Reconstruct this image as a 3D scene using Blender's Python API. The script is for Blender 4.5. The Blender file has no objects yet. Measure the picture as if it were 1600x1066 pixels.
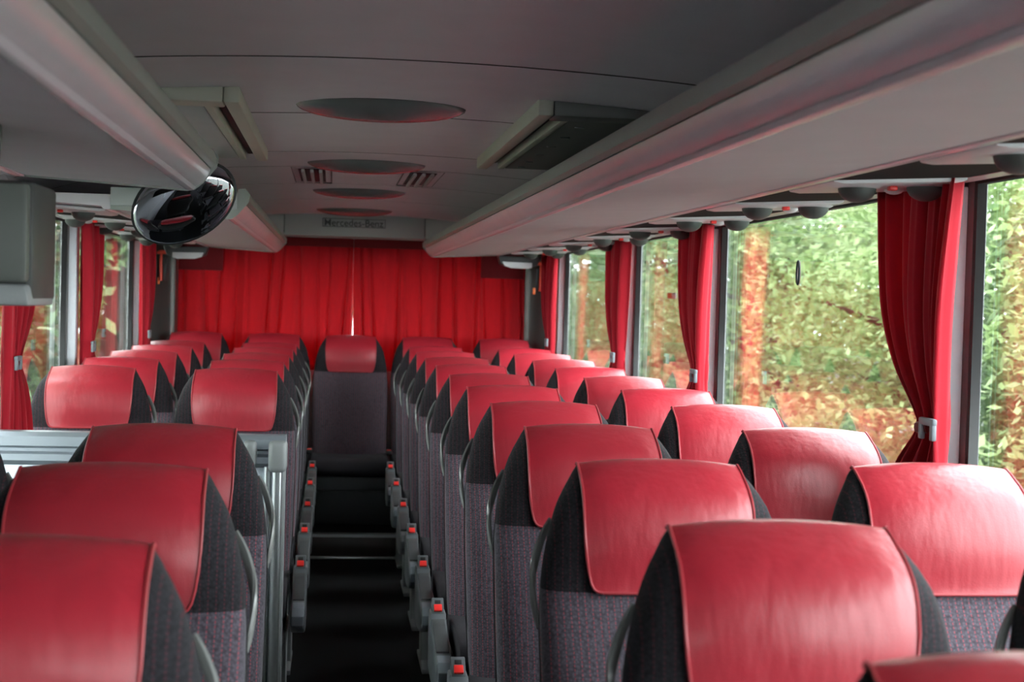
import bpy, bmesh, math, random
from mathutils import Vector, Matrix
random.seed(7)
SC = bpy.context.scene
COL = SC.collection
# ------------------------------------------------------------------ camera
# bus axes: X right, Y towards the rear of the bus, Z up from the aisle floor
YAW, PITCH, ROLL, FPX = 0.1186, 0.0279, 0.0272, 2367.3
CAM = Vector((-0.124, 0.0, 1.45))
cd = bpy.data.cameras.new('camera'); cam = bpy.data.objects.new('camera', cd); COL.objects.link(cam)
fw = Vector((math.sin(YAW)*math.cos(PITCH), math.cos(YAW)*math.cos(PITCH), -math.sin(PITCH)))
rt = Vector((math.cos(YAW), -math.sin(YAW), 0)); up = rt.cross(fw)
r2 = rt*math.cos(ROLL)+up*math.sin(ROLL); u2 = -rt*math.sin(ROLL)+up*math.cos(ROLL)
m = Matrix((r2, u2, -fw)).transposed().to_4x4(); m.translation = CAM
cam.matrix_world = m
cd.sensor_width = 36.0; cd.lens = FPX/1600*36.0; cd.clip_start = 0.05; cd.clip_end = 300
cd.dof.use_dof = True; cd.dof.focus_distance = 4.0; cd.dof.aperture_fstop = 6.3
SC.camera = cam
# ------------------------------------------------------------------ sky and exposure
w = bpy.data.worlds.new('overcast_sky'); SC.world = w; w.use_nodes = True
bg = w.node_tree.nodes['Background']
bg.inputs[0].default_value = (0.93, 0.97, 1.0, 1); bg.inputs[1].default_value = 5.0
vs = SC.view_settings; vs.view_transform = 'Standard'; vs.look = 'None'; vs.gamma = 1; vs.use_curve_mapping = False
vs.exposure = 1.66
SC.cycles.transparent_max_bounces = 24
SC.cycles.max_bounces = 10; SC.cycles.diffuse_bounces = 5; SC.cycles.glossy_bounces = 4

# ------------------------------------------------------------------ materials
MATS = {}
def nodes_of(name):
    mt = bpy.data.materials.new(name); mt.use_nodes = True; MATS[name] = mt
    nt = mt.node_tree; return mt, nt, nt.nodes['Principled BSDF']
def math_node(nt, op, a, b=None, c=None):
    n = nt.nodes.new('ShaderNodeMath'); n.operation = op
    for i, v in enumerate((a, b, c)):
        if v is None: continue
        if isinstance(v, (int, float)): n.inputs[i].default_value = v
        else: nt.links.new(v, n.inputs[i])
    return n.outputs[0]
def mixcol(nt, fac, a, b):
    n = nt.nodes.new('ShaderNodeMix'); n.data_type = 'RGBA'
    for sock, v in ((n.inputs['Factor'], fac), (n.inputs[6], a), (n.inputs[7], b)):
        if isinstance(v, (int, float)): sock.default_value = v
        elif isinstance(v, tuple): sock.default_value = (*v[:3], 1)
        else: nt.links.new(v, sock)
    return n.outputs[2]
def noise(nt, scale, detail=3, rough=.5, vec=None, stretch=None):
    tc = nt.nodes.new('ShaderNodeTexCoord'); n = nt.nodes.new('ShaderNodeTexNoise')
    n.inputs['Scale'].default_value = scale; n.inputs['Detail'].default_value = detail; n.inputs['Roughness'].default_value = rough
    src = tc.outputs['Object']
    if stretch:
        mp = nt.nodes.new('ShaderNodeMapping'); mp.inputs['Scale'].default_value = stretch
        nt.links.new(src, mp.inputs[0]); src = mp.outputs[0]
    nt.links.new(src, n.inputs['Vector']); return n.outputs['Fac']
def bump(nt, b, height, strength=.2, dist=.01):
    n = nt.nodes.new('ShaderNodeBump'); n.inputs['Strength'].default_value = strength; n.inputs['Distance'].default_value = dist
    nt.links.new(height, n.inputs['Height']); nt.links.new(n.outputs[0], b.inputs['Normal'])
def plain(name, col, rough=.5, metal=0, spec=.5, var=.06, vscale=9, bstr=.0, bscale=300, coat=0):
    mt, nt, b = nodes_of(name)
    b.inputs['Roughness'].default_value = rough; b.inputs['Metallic'].default_value = metal
    b.inputs['Specular IOR Level'].default_value = spec
    if coat: b.inputs['Coat Weight'].default_value = coat; b.inputs['Coat Roughness'].default_value = .1
    f = noise(nt, vscale, 4)
    c1 = tuple(x*(1-var) for x in col); c2 = tuple(min(1, x*(1+var)) for x in col)
    nt.links.new(mixcol(nt, f, c1, c2), b.inputs['Base Color'])
    if bstr: bump(nt, b, noise(nt, bscale, 2), bstr, .002)
    return mt
def fabric(name, ground, stripe, pitch, amount, sheen=.22):
    mt, nt, b = nodes_of(name); b.inputs['Roughness'].default_value = .92; b.inputs['Specular IOR Level'].default_value = .25
    tc = nt.nodes.new('ShaderNodeTexCoord'); sx = nt.nodes.new('ShaderNodeSeparateXYZ'); nt.links.new(tc.outputs['Object'], sx.inputs[0])
    X, Z = sx.outputs[0], sx.outputs[2]
    fx = math_node(nt, 'FRACT', math_node(nt, 'MULTIPLY', math_node(nt, 'ADD', X, 5.0), 1/pitch))
    line = math_node(nt, 'LESS_THAN', fx, .16)
    fz = math_node(nt, 'FRACT', math_node(nt, 'MULTIPLY', Z, 1/.0065))
    dash = math_node(nt, 'MULTIPLY', line, math_node(nt, 'LESS_THAN', fz, .62))
    vo = nt.nodes.new('ShaderNodeTexVoronoi'); vo.inputs['Scale'].default_value = 190
    nt.links.new(tc.outputs['Object'], vo.inputs['Vector'])
    weave = mixcol(nt, vo.outputs['Distance'], tuple(c*1.7 for c in ground), tuple(c*.55 for c in ground))
    nt.links.new(mixcol(nt, math_node(nt, 'MULTIPLY', dash, amount), weave, stripe), b.inputs['Base Color'])
    b.inputs['Sheen Weight'].default_value = sheen; b.inputs['Sheen Roughness'].default_value = .4
    bump(nt, b, vo.outputs['Distance'], .35, .002)
    return mt
def leather(name, col):
    mt, nt, b = nodes_of(name)
    f = noise(nt, 7, 4); nt.links.new(mixcol(nt, f, tuple(c*.85 for c in col), tuple(c*1.12 for c in col)), b.inputs['Base Color'])
    b.inputs['Specular IOR Level'].default_value = .55
    r = nt.nodes.new('ShaderNodeMapRange'); nt.links.new(noise(nt, 22, 4), r.inputs[0]); r.inputs[3].default_value = .33; r.inputs[4].default_value = .48
    nt.links.new(r.outputs[0], b.inputs['Roughness'])
    b.inputs['Coat Weight'].default_value = .22; b.inputs['Coat Roughness'].default_value = .22
    h = math_node(nt, 'ADD', math_node(nt, 'MULTIPLY', noise(nt, 15, 3, .55, stretch=(1, 1, .28)), 1.0), math_node(nt, 'MULTIPLY', noise(nt, 420, 2), .06))
    bump(nt, b, h, .30, .014)
    return mt
def cloth(name, col, trans=.35):
    mt, nt, b = nodes_of(name); b.inputs['Roughness'].default_value = .8; b.inputs['Specular IOR Level'].default_value = .2
    b.inputs['Sheen Weight'].default_value = .2
    c = mixcol(nt, noise(nt, 60, 3, .5, stretch=(1, 1, .15)), tuple(x*.85 for x in col), tuple(x*1.1 for x in col))
    nt.links.new(c, b.inputs['Base Color']); bump(nt, b, noise(nt, 600, 2), .15, .001)
    t = nt.nodes.new('ShaderNodeBsdfTranslucent'); nt.links.new(c, t.inputs[0])
    mx = nt.nodes.new('ShaderNodeMixShader'); mx.inputs[0].default_value = trans
    nt.links.new(b.outputs[0], mx.inputs[1]); nt.links.new(t.outputs[0], mx.inputs[2])
    nt.links.new(mx.outputs[0], nt.nodes['Material Output'].inputs[0])
    return mt
def glass_pane(name, tint, gain):
    mt, nt, b = nodes_of(name); nt.nodes.remove(b)
    lw = nt.nodes.new('ShaderNodeLayerWeight'); lw.inputs[0].default_value = .5
    f = math_node(nt, 'POWER', lw.outputs['Facing'], 4.0)
    f = math_node(nt, 'MULTIPLY', math_node(nt, 'ADD', math_node(nt, 'MULTIPLY', f, .96), .04), gain)
    f = math_node(nt, 'MINIMUM', f, .46)
    tr = nt.nodes.new('ShaderNodeBsdfTransparent'); tr.inputs[0].default_value = (*tint, 1)
    gl = nt.nodes.new('ShaderNodeBsdfGlossy'); gl.inputs['Roughness'].default_value = .015; gl.inputs[0].default_value = (1, 1, 1, 1)
    mx = nt.nodes.new('ShaderNodeMixShader'); nt.links.new(f, mx.inputs[0]); nt.links.new(tr.outputs[0], mx.inputs[1]); nt.links.new(gl.outputs[0], mx.inputs[2])
    nt.links.new(mx.outputs[0], nt.nodes['Material Output'].inputs[0])
    return mt
def leaves_mat(name, c1, c2, c3):
    mt, nt, b = nodes_of(name); b.inputs['Roughness'].default_value = .55; b.inputs['Specular IOR Level'].default_value = .3
    ge = nt.nodes.new('ShaderNodeNewGeometry'); cr = nt.nodes.new('ShaderNodeValToRGB')
    cr.color_ramp.elements[0].color = (*c1, 1); cr.color_ramp.elements[1].color = (*c3, 1)
    e = cr.color_ramp.elements.new(.5); e.color = (*c2, 1)
    cn = noise(nt, 1.3, 2); mr = nt.nodes.new('ShaderNodeMapRange'); nt.links.new(cn, mr.inputs[0]); mr.inputs[1].default_value = .3; mr.inputs[2].default_value = .7
    nt.links.new(math_node(nt, 'ADD', math_node(nt, 'MULTIPLY', ge.outputs['Random Per Island'], .45), math_node(nt, 'MULTIPLY', mr.outputs[0], .55)), cr.inputs[0]); nt.links.new(cr.outputs[0], b.inputs['Base Color'])
    t = nt.nodes.new('ShaderNodeBsdfTranslucent'); nt.links.new(cr.outputs[0], t.inputs[0])
    mx = nt.nodes.new('ShaderNodeMixShader'); mx.inputs[0].default_value = .4
    nt.links.new(b.outputs[0], mx.inputs[1]); nt.links.new(t.outputs[0], mx.inputs[2]); nt.links.new(mx.outputs[0], nt.nodes['Material Output'].inputs[0])
    return mt
RED = leather('red_leather', (.39, .015, .030))
PIPE = plain('red_piping', (.34, .024, .034), .5)
FAB = fabric('seat_fabric', (.060, .052, .066), (.30, .06, .08), .0125, .75)
FABD = fabric('side_fabric', (.014, .013, .016), (.10, .018, .028), .0125, .5, .04)  # darker upper cloth, with some of the wings' shade put into its colour
CUSH = plain('cushion_fabric', (.028, .025, .030), .9, spec=.2, bstr=.4, bscale=260)
GREY = plain('grey_plastic', (.22, .23, .235), .42, bstr=.1)
HANDLE = plain('handle_plastic', (.17, .175, .168), .25)
CONS = plain('console_plastic', (.10, .11, .118), .28)
BLANK = plain('blank_lining', (.018, .016, .017), .9, spec=.12)
MONB = plain('monitor_back', (.085, .092, .082), .5)
HOOK = plain('hook_plastic', (.17, .19, .215), .45)
DKGREY = plain('dark_grey_plastic', (.055, .058, .06), .45, bstr=.1)
SHELL = plain('seat_shell', (.035, .036, .036), .5)
PALE = plain('pale_plastic', (.62, .63, .65), .4)
CHROME = plain('brushed_metal', (.62, .64, .66), .28, metal=1)
BTN = plain('red_button', (.85, .035, .03), .3)
BLACK = plain('black_rubber', (.012, .012, .013), .55)
RACK = plain('rack_plastic', (.68, .64, .68), .24, bstr=.12, bscale=500)
RACKD = plain('rack_underside', (.62, .595, .625), .62, spec=.3, bstr=.25, bscale=700)
RAIL = plain('rack_rail', (.34, .36, .33), .40)
CEIL = plain('ceiling_lining', (.70, .67, .71), .70, spec=.3, bstr=.25, bscale=650)
LENS = plain('lamp_lens', (.17, .18, .18), .25, spec=.5)
GRILL = plain('grille_plastic', (.15, .155, .145), .5)
NOZ = plain('nozzle_plastic', (.055, .062, .058), .5)
FRAME = plain('vent_frame', (.52, .52, .44), .5)
WALLM = plain('wall_lining', (.20, .205, .21), .7, bstr=.2)
PILL = plain('pillar_trim', (.74, .79, .84), .45)
REARP = plain('rear_pillar_lining', (.040, .042, .040), .75)
FASC = plain('rear_fascia', (.46, .475, .48), .6)
CARPET = plain('carpet', (.012, .012, .0135), .95, spec=.15, var=.35, vscale=120, bstr=.8, bscale=900)
RISER = plain('step_riser', (.045, .030, .026), .4, var=.3, vscale=12)
CURT = cloth('curtain_fabric', (.50, .012, .028), .24)
CURTR = cloth('rear_curtain_fabric', (.55, .012, .022), .34)
HEAD = cloth('heading_and_shade', (.16, .006, .010), .05)  # also colours the painted shade at the rear curtain corners
GLASS = glass_pane('window_glass', (.93, .96, .95), 1.25)
MIRR = plain('mirror_surface', (.42, .42, .46), .03, metal=1, var=.0)
SILVER = plain('silver_panel', (.34, .38, .42), .35, metal=.6)
ORANGE = plain('hammer_plastic', (.55, .035, .012), .35)
INK = plain('dark_ink', (.055, .058, .06), .5)
WHITE = plain('label_and_glare', (.75, .76, .78), .5)  # labels, reading lamps and the painted glare on the rack ends
LABEL = plain('orange_label', (.75, .16, .04), .5)
LEAF1 = leaves_mat('leaf_yellow_green', (.045, .08, .025), (.22, .31, .12), (.48, .56, .30))
LEAF2 = leaves_mat('leaf_green', (.035, .065, .025), (.15, .24, .10), (.40, .50, .27))
LEAF3 = leaves_mat('leaf_autumn', (.035, .030, .010), (.10, .07, .02), (.16, .11, .035))
BARK = plain('bark', (.045, .036, .028), .9, var=.4, vscale=14, bstr=.8, bscale=30)
GROUND = plain('roadside_ground', (.05, .055, .045), .95, var=.3, vscale=2)
PAINT = plain('outer_paint', (.5, .5, .52), .4)

# ------------------------------------------------------------------ helpers
def link(name, me, mats, parent=None, smooth=35):
    o = bpy.data.objects.new(name, me); COL.objects.link(o)
    for mt in (mats if isinstance(mats, (list, tuple)) else [mats]): me.materials.append(mt)
    if smooth:
        me.polygons.foreach_set('use_smooth', [True]*len(me.polygons)); me.set_sharp_from_angle(angle=math.radians(smooth))
    if parent is not None: o.parent = parent
    return o
def build(name, V, F, mats, parent=None, smooth=35, midx=None):
    me = bpy.data.meshes.new(name); me.from_pydata([tuple(v) for v in V], [], F)
    if midx: me.polygons.foreach_set('material_index', midx)
    bm = bmesh.new(); bm.from_mesh(me); bmesh.ops.remove_doubles(bm, verts=bm.verts, dist=1e-5); bmesh.ops.recalc_face_normals(bm, faces=bm.faces); bm.to_mesh(me); bm.free()
    return link(name, me, mats, parent, smooth)
def rbox(name, x0, x1, y0, y1, z0, z1, mat, parent=None, bev=.004, seg=2):
    bm = bmesh.new(); bmesh.ops.create_cube(bm, size=1)
    for v in bm.verts: v.co = Vector(((x0+x1)/2+v.co.x*(x1-x0), (y0+y1)/2+v.co.y*(y1-y0), (z0+z1)/2+v.co.z*(z1-z0)))
    if bev: bmesh.ops.bevel(bm, geom=list(bm.edges), offset=min(bev, .49*min(abs(x1-x0), abs(y1-y0), abs(z1-z0))), segments=seg, profile=.5, affect='EDGES')
    me = bpy.data.meshes.new(name); bm.to_mesh(me); bm.free()
    return link(name, me, mat, parent)
def prism(name, poly, axis, a0, a1, mat, parent=None, bev=0, smooth=35):
    """closed polygon of (u,v) extruded along an axis: 'Y' poly=(x,z), 'X' poly=(y,z), 'Z' poly=(x,y)"""
    def p(u, v, a): return (u, a, v) if axis == 'Y' else ((a, u, v) if axis == 'X' else (u, v, a))
    n = len(poly); V = [p(u, v, a0) for u, v in poly]+[p(u, v, a1) for u, v in poly]
    F = [tuple(range(n))[::-1], tuple(range(n, 2*n))]+[(i, (i+1) % n, n+(i+1) % n, n+i) for i in range(n)]
    bm = bmesh.new(); vs_ = [bm.verts.new(v) for v in V]
    for f in F: bm.faces.new([vs_[i] for i in f])
    bmesh.ops.recalc_face_normals(bm, faces=bm.faces)
    if bev:
        ed = [e for e in bm.edges if e.calc_length() > 0 and (len(e.link_faces) == 2 and e.calc_face_angle(0) > .5)]
        bmesh.ops.bevel(bm, geom=ed, offset=bev, segments=2, profile=.5, affect='EDGES')
    me = bpy.data.meshes.new(name); bm.to_mesh(me); bm.free()
    return link(name, me, mat, parent, smooth)
def tube(name, pts, rad, mat, parent=None, n=10, flat=1.0):
    pts = [Vector(p) for p in pts]; V = []; F = []
    rads = rad if isinstance(rad, (list, tuple)) else [rad]*len(pts)
    ref = Vector((0, 0, 1))
    t0 = (pts[1]-pts[0]).normalized()
    if abs(t0.dot(ref)) > .9: ref = Vector((1, 0, 0))
    for i, p in enumerate(pts):
        t = (pts[min(i+1, len(pts)-1)]-pts[max(i-1, 0)]).normalized()
        a = t.cross(ref).normalized(); b = t.cross(a).normalized()
        for k in range(n):
            th = 2*math.pi*k/n; V.append(p+a*math.cos(th)*rads[i]+b*math.sin(th)*rads[i]*flat)
    for i in range(len(pts)-1):
        for k in range(n): F.append((i*n+k, i*n+(k+1) % n, (i+1)*n+(k+1) % n, (i+1)*n+k))
    F.append(tuple(range(n))); F.append(tuple(range((len(pts)-1)*n, len(pts)*n))[::-1])
    return build(name, V, F, mat, parent)
def dome(name, c, rx, ry, depth, axis, mat, parent=None, nu=28, nv=6, power=2.0):
    """cap of an ellipsoid, closed by its flat base; bulges along axis vector from centre c"""
    ax = Vector(axis).normalized(); ref = Vector((1, 0, 0)) if abs(ax.x) < .9 else Vector((0, 1, 0))
    a = (ref-ax*ref.dot(ax)).normalized(); b = ax.cross(a); V = []; F = []
    for j in range(nv):
        ph = (math.pi/2)*j/nv
        for i in range(nu):
            th = 2*math.pi*i/nu
            V.append(Vector(c)+a*math.cos(th)*rx*math.cos(ph)+b*math.sin(th)*ry*math.cos(ph)+ax*depth*math.sin(ph))
    V.append(Vector(c)+ax*depth); top = len(V)-1
    for j in range(nv-1):
        for i in range(nu): F.append((j*nu+i, j*nu+(i+1) % nu, (j+1)*nu+(i+1) % nu, (j+1)*nu+i))
    for i in range(nu): F.append(((nv-1)*nu+i, (nv-1)*nu+(i+1) % nu, top))
    F.append(tuple(range(nu))[::-1])
    return build(name, V, F, mat, parent, 50)
def empty(name, loc=(0, 0, 0)):
    o = bpy.data.objects.new(name, None); COL.objects.link(o); o.location = loc; o.empty_display_size = .05; return o
def tag(o, label=None, cat=None, group=None, kind=None):
    if label: o['label'] = label
    if cat: o['category'] = cat
    if group: o['group'] = group
    if kind: o['kind'] = kind
    return o
def copy_tree(o, parent=None):
    c = o.copy(); COL.objects.link(c); c.parent = parent
    for ch in list(o.children): copy_tree(ch, c)
    return c
def interp(tab, x):
    if x <= tab[0][0]: return tab[0][1]
    for (a, b), (c, d) in zip(tab, tab[1:]):
        if x <= c: return b+(d-b)*(x-a)/(c-a)
    return tab[-1][1]
def smooth_interp(tab, x):
    n = len(tab)
    if x <= tab[0][0]: return tab[0][1]
    if x >= tab[-1][0]: return tab[-1][1]
    for i in range(n-1):
        if x <= tab[i+1][0]: break
    def sl(k):
        k0, k1 = max(k-1, 0), min(k+1, n-1); return (tab[k1][1]-tab[k0][1])/(tab[k1][0]-tab[k0][0])
    x0, y0 = tab[i]; x1, y1 = tab[i+1]; h = x1-x0; t = (x-x0)/h
    return (2*t**3-3*t**2+1)*y0+(t**3-2*t**2+t)*h*sl(i)+(-2*t**3+3*t**2)*y1+(t**3-t**2)*h*sl(i+1)
def wall_holes(name, yb, zb, holes, x0, x1, mat, axis='X'):
    """slab in the (y,z) plane with rectangular openings, one connected mesh; axis 'Y' swaps in (x,z)"""
    ys = sorted(set([yb[0], yb[1]]+[v for h in holes for v in h[:2]])); zs = sorted(set([zb[0], zb[1]]+[v for h in holes for v in h[2:]]))
    def solid(i, j):
        if not (0 <= i < len(ys)-1 and 0 <= j < len(zs)-1): return False
        cy, cz = (ys[i]+ys[i+1])/2, (zs[j]+zs[j+1])/2
        return not any(h[0] < cy < h[1] and h[2] < cz < h[3] for h in holes)
    V = []; F = []; idx = {}
    def v(i, j, s):
        k = (i, j, s)
        if k not in idx:
            idx[k] = len(V); xx = (x0, x1)[s]; V.append((xx, ys[i], zs[j]) if axis == 'X' else (ys[i], xx, zs[j]))
        return idx[k]
    for i in range(len(ys)-1):
        for j in range(len(zs)-1):
            if not solid(i, j): continue
            F.append((v(i, j, 0), v(i+1, j, 0), v(i+1, j+1, 0), v(i, j+1, 0))); F.append((v(i, j, 1), v(i, j+1, 1), v(i+1, j+1, 1), v(i+1, j, 1)))
            for (di, dj, a, b) in ((-1, 0, (i, j), (i, j+1)), (1, 0, (i+1, j), (i+1, j+1)), (0, -1, (i, j), (i+1, j)), (0, 1, (i, j+1), (i+1, j+1))):
                if not solid(i+di, j+dj): F.append((v(*a, 0), v(*b, 0), v(*b, 1), v(*a, 1)))
    return build(name, V, F, mat, None, 20)

# ------------------------------------------------------------------ the shell of the coach
YF, YR, WX, ZC = -5.0, 9.78, 1.22, 1.93
WZ0, WZ1 = .74, 1.735
tag(rbox('floor', -1.30, 1.30, YF, 8.335, -.06, 0, CARPET, bev=0), kind='structure')
fr = tag(rbox('floor_rear', -1.30, 1.30, 8.335, YR, -.06, .128, CARPET, bev=0), kind='structure')
rs = tag(rbox('trim_1', -.42, .42, 8.322, 8.334, .012, .118, RISER, bev=.001), kind='structure')
tag(prism('trim_2', [(8.316, .118), (8.316, .134), (8.36, .137), (8.36, .129), (8.334, .129), (8.334, .118)], 'X', -.42, .42, CHROME), kind='structure')
tag(rbox('trim_3', -.42, .42, 8.30, 8.321, .001, .013, CHROME, bev=.003), kind='structure')

PILR = [-3.0, -1.1, 1.05, 3.14, 5.25, 6.74, 8.81]
PILL_ = [-3.0, -1.1, 1.05, 3.62, 4.95, 6.53, 8.62]
def openings(pil, y0, y1):
    e = [y0]+[v for p in pil for v in (p-.06, p+.06)]+[y1]; return [(e[i], e[i+1]) for i in range(0, len(e), 2)]
OPR = openings(PILR, YF+.15, 9.30); OPL = openings(PILL_, YF+.15, 9.25)[4:]  # left openings ahead of the door walled up to darken the front seats
wr = tag(wall_holes('wall_right', (YF, YR), (-.06, 2.02), [(a, b, WZ0, WZ1) for a, b in OPR], WX, WX+.03, WALLM), kind='structure')
wl = tag(wall_holes('wall_left', (YF, YR), (-.06, 2.02), [(a, b, WZ0, WZ1) for a, b in OPL], -WX-.03, -WX, WALLM), kind='structure')
tag(wall_holes('wall_rear', (-1.22, 1.22), (-.06, 2.02), [(-1.02, 1.02, .98, 1.74)], YR-.06, YR, WALLM, 'Y'), kind='structure')
tag(wall_holes('wall_front', (-1.22, 1.22), (-.06, 2.02), [(-1.00, 1.00, 1.0, 1.66)], YF-.06, YF, WALLM, 'Y'), kind='structure')
nw = 0; PT = 10
for sx, ops, pils, wall in ((1, OPR, PILR, wr), (-1, OPL, PILL_, wl)):
    for a, b in ops:
        nw += 1
        wn = tag(rbox(f'window_{nw}', min(sx*(WX+.022), sx*(WX+.027)), max(sx*(WX+.022), sx*(WX+.027)), a+.001, b-.001, WZ0+.001, WZ1-.001, GLASS, bev=0), kind='structure')
        g = prism('gasket', [(a+.001, WZ0+.001), (b-.001, WZ0+.001), (b-.001, WZ1-.001), (a+.001, WZ1-.001)], 'X', sx*(WX+.0215), sx*(WX+.0005), BLACK, wn)
        bm = bmesh.new(); bm.from_mesh(g.data)                      # ring: inset the two big faces and bridge
        big = [f for f in bm.faces if f.calc_area() > .3]
        r = bmesh.ops.inset_individual(bm, faces=big, thickness=.022)
        big = sorted([f for f in bm.faces if len(f.verts) == 4 and f.calc_area() > .15], key=lambda f: -f.calc_area())
        big = [f for f in bm.faces if abs(f.normal.x) > .9 and f.calc_center_median().y > a+.1 and f.calc_center_median().y < b-.1 and WZ0+.1 < f.calc_center_median().z < WZ1-.1]
        big = sorted(big, key=lambda f: -f.calc_area())[:2]
        try: bmesh.ops.bridge_loops(bm, edges=[e for f in big for e in f.edges]); bmesh.ops.delete(bm, geom=big, context='FACES_ONLY')
        except Exception: pass
        bm.to_mesh(g.data); bm.free()
    for p in pils:
        PT += 1; e = WX-.0005
        tag(prism(f'trim_{PT}', [(sx*e, p-.032), (sx*(WX-.030), p-.020), (sx*(WX-.030), p+.052), (sx*e, p+.058)], 'Z', .73, WZ1-.02, PILL, None, .002), kind='structure')
    rbox('sill', WX-.005 if sx > 0 else -WX, WX if sx > 0 else -WX+.005, YF+.02, 9.17, .68, .72, GREY, wall, .002)
ws = tag(rbox('window_rear', -1.02, 1.02, YR-.036, YR-.03, .98, 1.74, GLASS, bev=0), kind='structure'); ws.name = f'window_{nw+1}'
ws = tag(rbox('windscreen', -1.00, 1.00, YF-.036, YF-.03, 1.0, 1.66, GLASS, bev=0), kind='structure'); ws.name = f'window_{nw+2}'

# ceiling: a backing slab with separate curved lining panels under it
ce = tag(rbox('ceiling', -1.22, 1.22, YF, YR, 1.975, 2.02, CEIL, bev=0), kind='structure')
def zc(x):
    a = abs(x); return ZC-.030*(min(a, .70)/.68)**2-(.10*((a-.70)/.5)**1.5 if a > .70 else 0)
SEAMS = [YF+.01, -3.1, -1.2, .9, 3.11, 4.07, 5.17, 5.77, 6.66, 7.75, 9.16]
for a, b in zip(SEAMS, SEAMS[1:]):
    n = 30; xs = [-1.21+2.42*i/n for i in range(n+1)]; V = []; F = []
    for yy, dz in ((a+.010, .014), (a+.010, .002), (a+.012, 0), (b-.012, 0), (b-.010, .002), (b-.010, .014)):
        V += [(x, yy, zc(x)+dz) for x in xs]
    for j in range(5):
        F += [(j*(n+1)+i, j*(n+1)+i+1, (j+1)*(n+1)+i+1, (j+1)*(n+1)+i) for i in range(n)]
    F += [(5*(n+1)+i, 5*(n+1)+i+1, i+1, i) for i in range(n)]
    F += [tuple(j*(n+1) for j in range(6)), tuple(j*(n+1)+n for j in range(6))]
    build('ceiling_panel', V, F, CEIL, ce, 40)
    if b < 9:
        V = []
        for yy, dz in ((b-.0095, .012), (b-.0095, .001), (b+.0095, .001), (b+.0095, .012)): V += [(x, yy, zc(x)+dz) for x in xs]
        F = [(j*(n+1)+i, j*(n+1)+i+1, ((j+1) % 4)*(n+1)+i+1, ((j+1) % 4)*(n+1)+i) for j in range(4) for i in range(n)]
        F += [tuple(j*(n+1) for j in range(4)), tuple(j*(n+1)+n for j in range(4))]
        build('joint_strip', V, F, BLANK, ce, 40)

# ------------------------------------------------------------------ coach seats
# local frame: origin on the floor below the top of the head panel, front towards -Y
ST = [  # z, front y, back y, half width
    (.43, -.345, -.225, .205), (.47, -.334, -.205, .216), (.55, -.304, -.165, .221), (.65, -.262, -.125, .223), (.75, -.216, -.085, .224),
    (.85, -.164, -.046, .224), (.92, -.112, -.018, .222), (.945, -.097, -.009, .2205), (.98, -.091, .004, .217), (1.02, -.089, .016, .210), (1.06, -.085, .027, .200), (1.09, -.076, .037, .189),
    (1.115, -.061, .047, .177), (1.135, -.038, .054, .1655), (1.148, -.016, .058, .158), (1.156, .003, .055, .153), (1.1615, .022, .044, .150)]
zt = ST[-1][0]
FR = [(s[0], s[1]) for s in ST]; BK = [(s[0], s[2]) for s in ST]; HW = [(s[0], s[3]) for s in ST]
NEXP = 3.2
def seat_surf(z, x, back=False, off=0.0):
    f, b, hw = smooth_interp(FR, z), smooth_interp(BK, z), smooth_interp(HW, z)
    s = min(1, abs(x)/hw); fall = 1-(1-s**NEXP)**(1/NEXP)
    mid = f+(b-f)*.62; c = b if back else f
    y = c+(mid-c)*fall
    zz = z - .010*(s**2)*max(0, (z-1.09)/.07)                       # the crown sags a little towards the corners
    k_ = max(0, min(1, (z-.90)/.10))
    bow = 0 if back else (1-s**2)*(.010*max(0, min(1, (z-.5)/.2))*(1-k_)-.013*k_*max(.10, min(1, (1.175-z)/.06)))
    n = Vector((0, (1 if back else -1), .30 if not back else -.1)).normalized() if z < 1.15 else Vector((0, 0, 1))
    return Vector((x, y+bow*.8, zz))+n*off
def make_backrest(parent):
    zs = [s[0] for s in ST]; zs2 = []
    for a, b in zip(zs, zs[1:]):
        k = 2 if b-a > .03 else 1
        zs2 += [a+(b-a)*i/k for i in range(k)]
    zs2.append(zs[-1]); nu = 20
    us = [math.sin(math.pi/2*(2*i/nu-1)) for i in range(nu+1)]; V = []; F = []; M_ = []
    for z in zs2:
        hw = smooth_interp(HW, z)
        ring = [seat_surf(z, u*hw) for u in us]+[seat_surf(z, u*hw, True) for u in us[::-1][1:-1]]
        if abs(z-.945) < 1e-6:
            ring = [p+Vector((0, .004, 0)) for p in ring]           # stitched seam, slightly drawn in
        V += ring
    L = 2*nu
    for j in range(len(zs2)-1):
        for i in range(L):
            F.append((j*L+i, j*L+(i+1) % L, (j+1)*L+(i+1) % L, (j+1)*L+i)); M_.append(1 if zs2[j] >= .944 else 0)
    F.append(tuple(range(L))[::-1]); M_.append(0)
    k = (len(zs2)-1)*L
    for i in range(nu//2): pass
    F.append(tuple(range(k, k+L))); M_.append(1)
    return build('backrest', V, F, [FAB, FABD], parent, 60, M_)
PW = [(.945, .118), (.947, .127), (.951, .1325), (.960, .1375), (.98, .1425), (1.01, .147), (1.05, .150), (1.10, .150), (1.18, .1465)]
def panel_path():
    zs = [.945, .947, .951, .960, .98, 1.01, 1.04, 1.07, 1.09, 1.105, 1.12, 1.135, 1.145, 1.152, 1.158, 1.1615]
    return [(z, False) for z in zs]+[(z, True) for z in zs[::-1][:6]]
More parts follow.
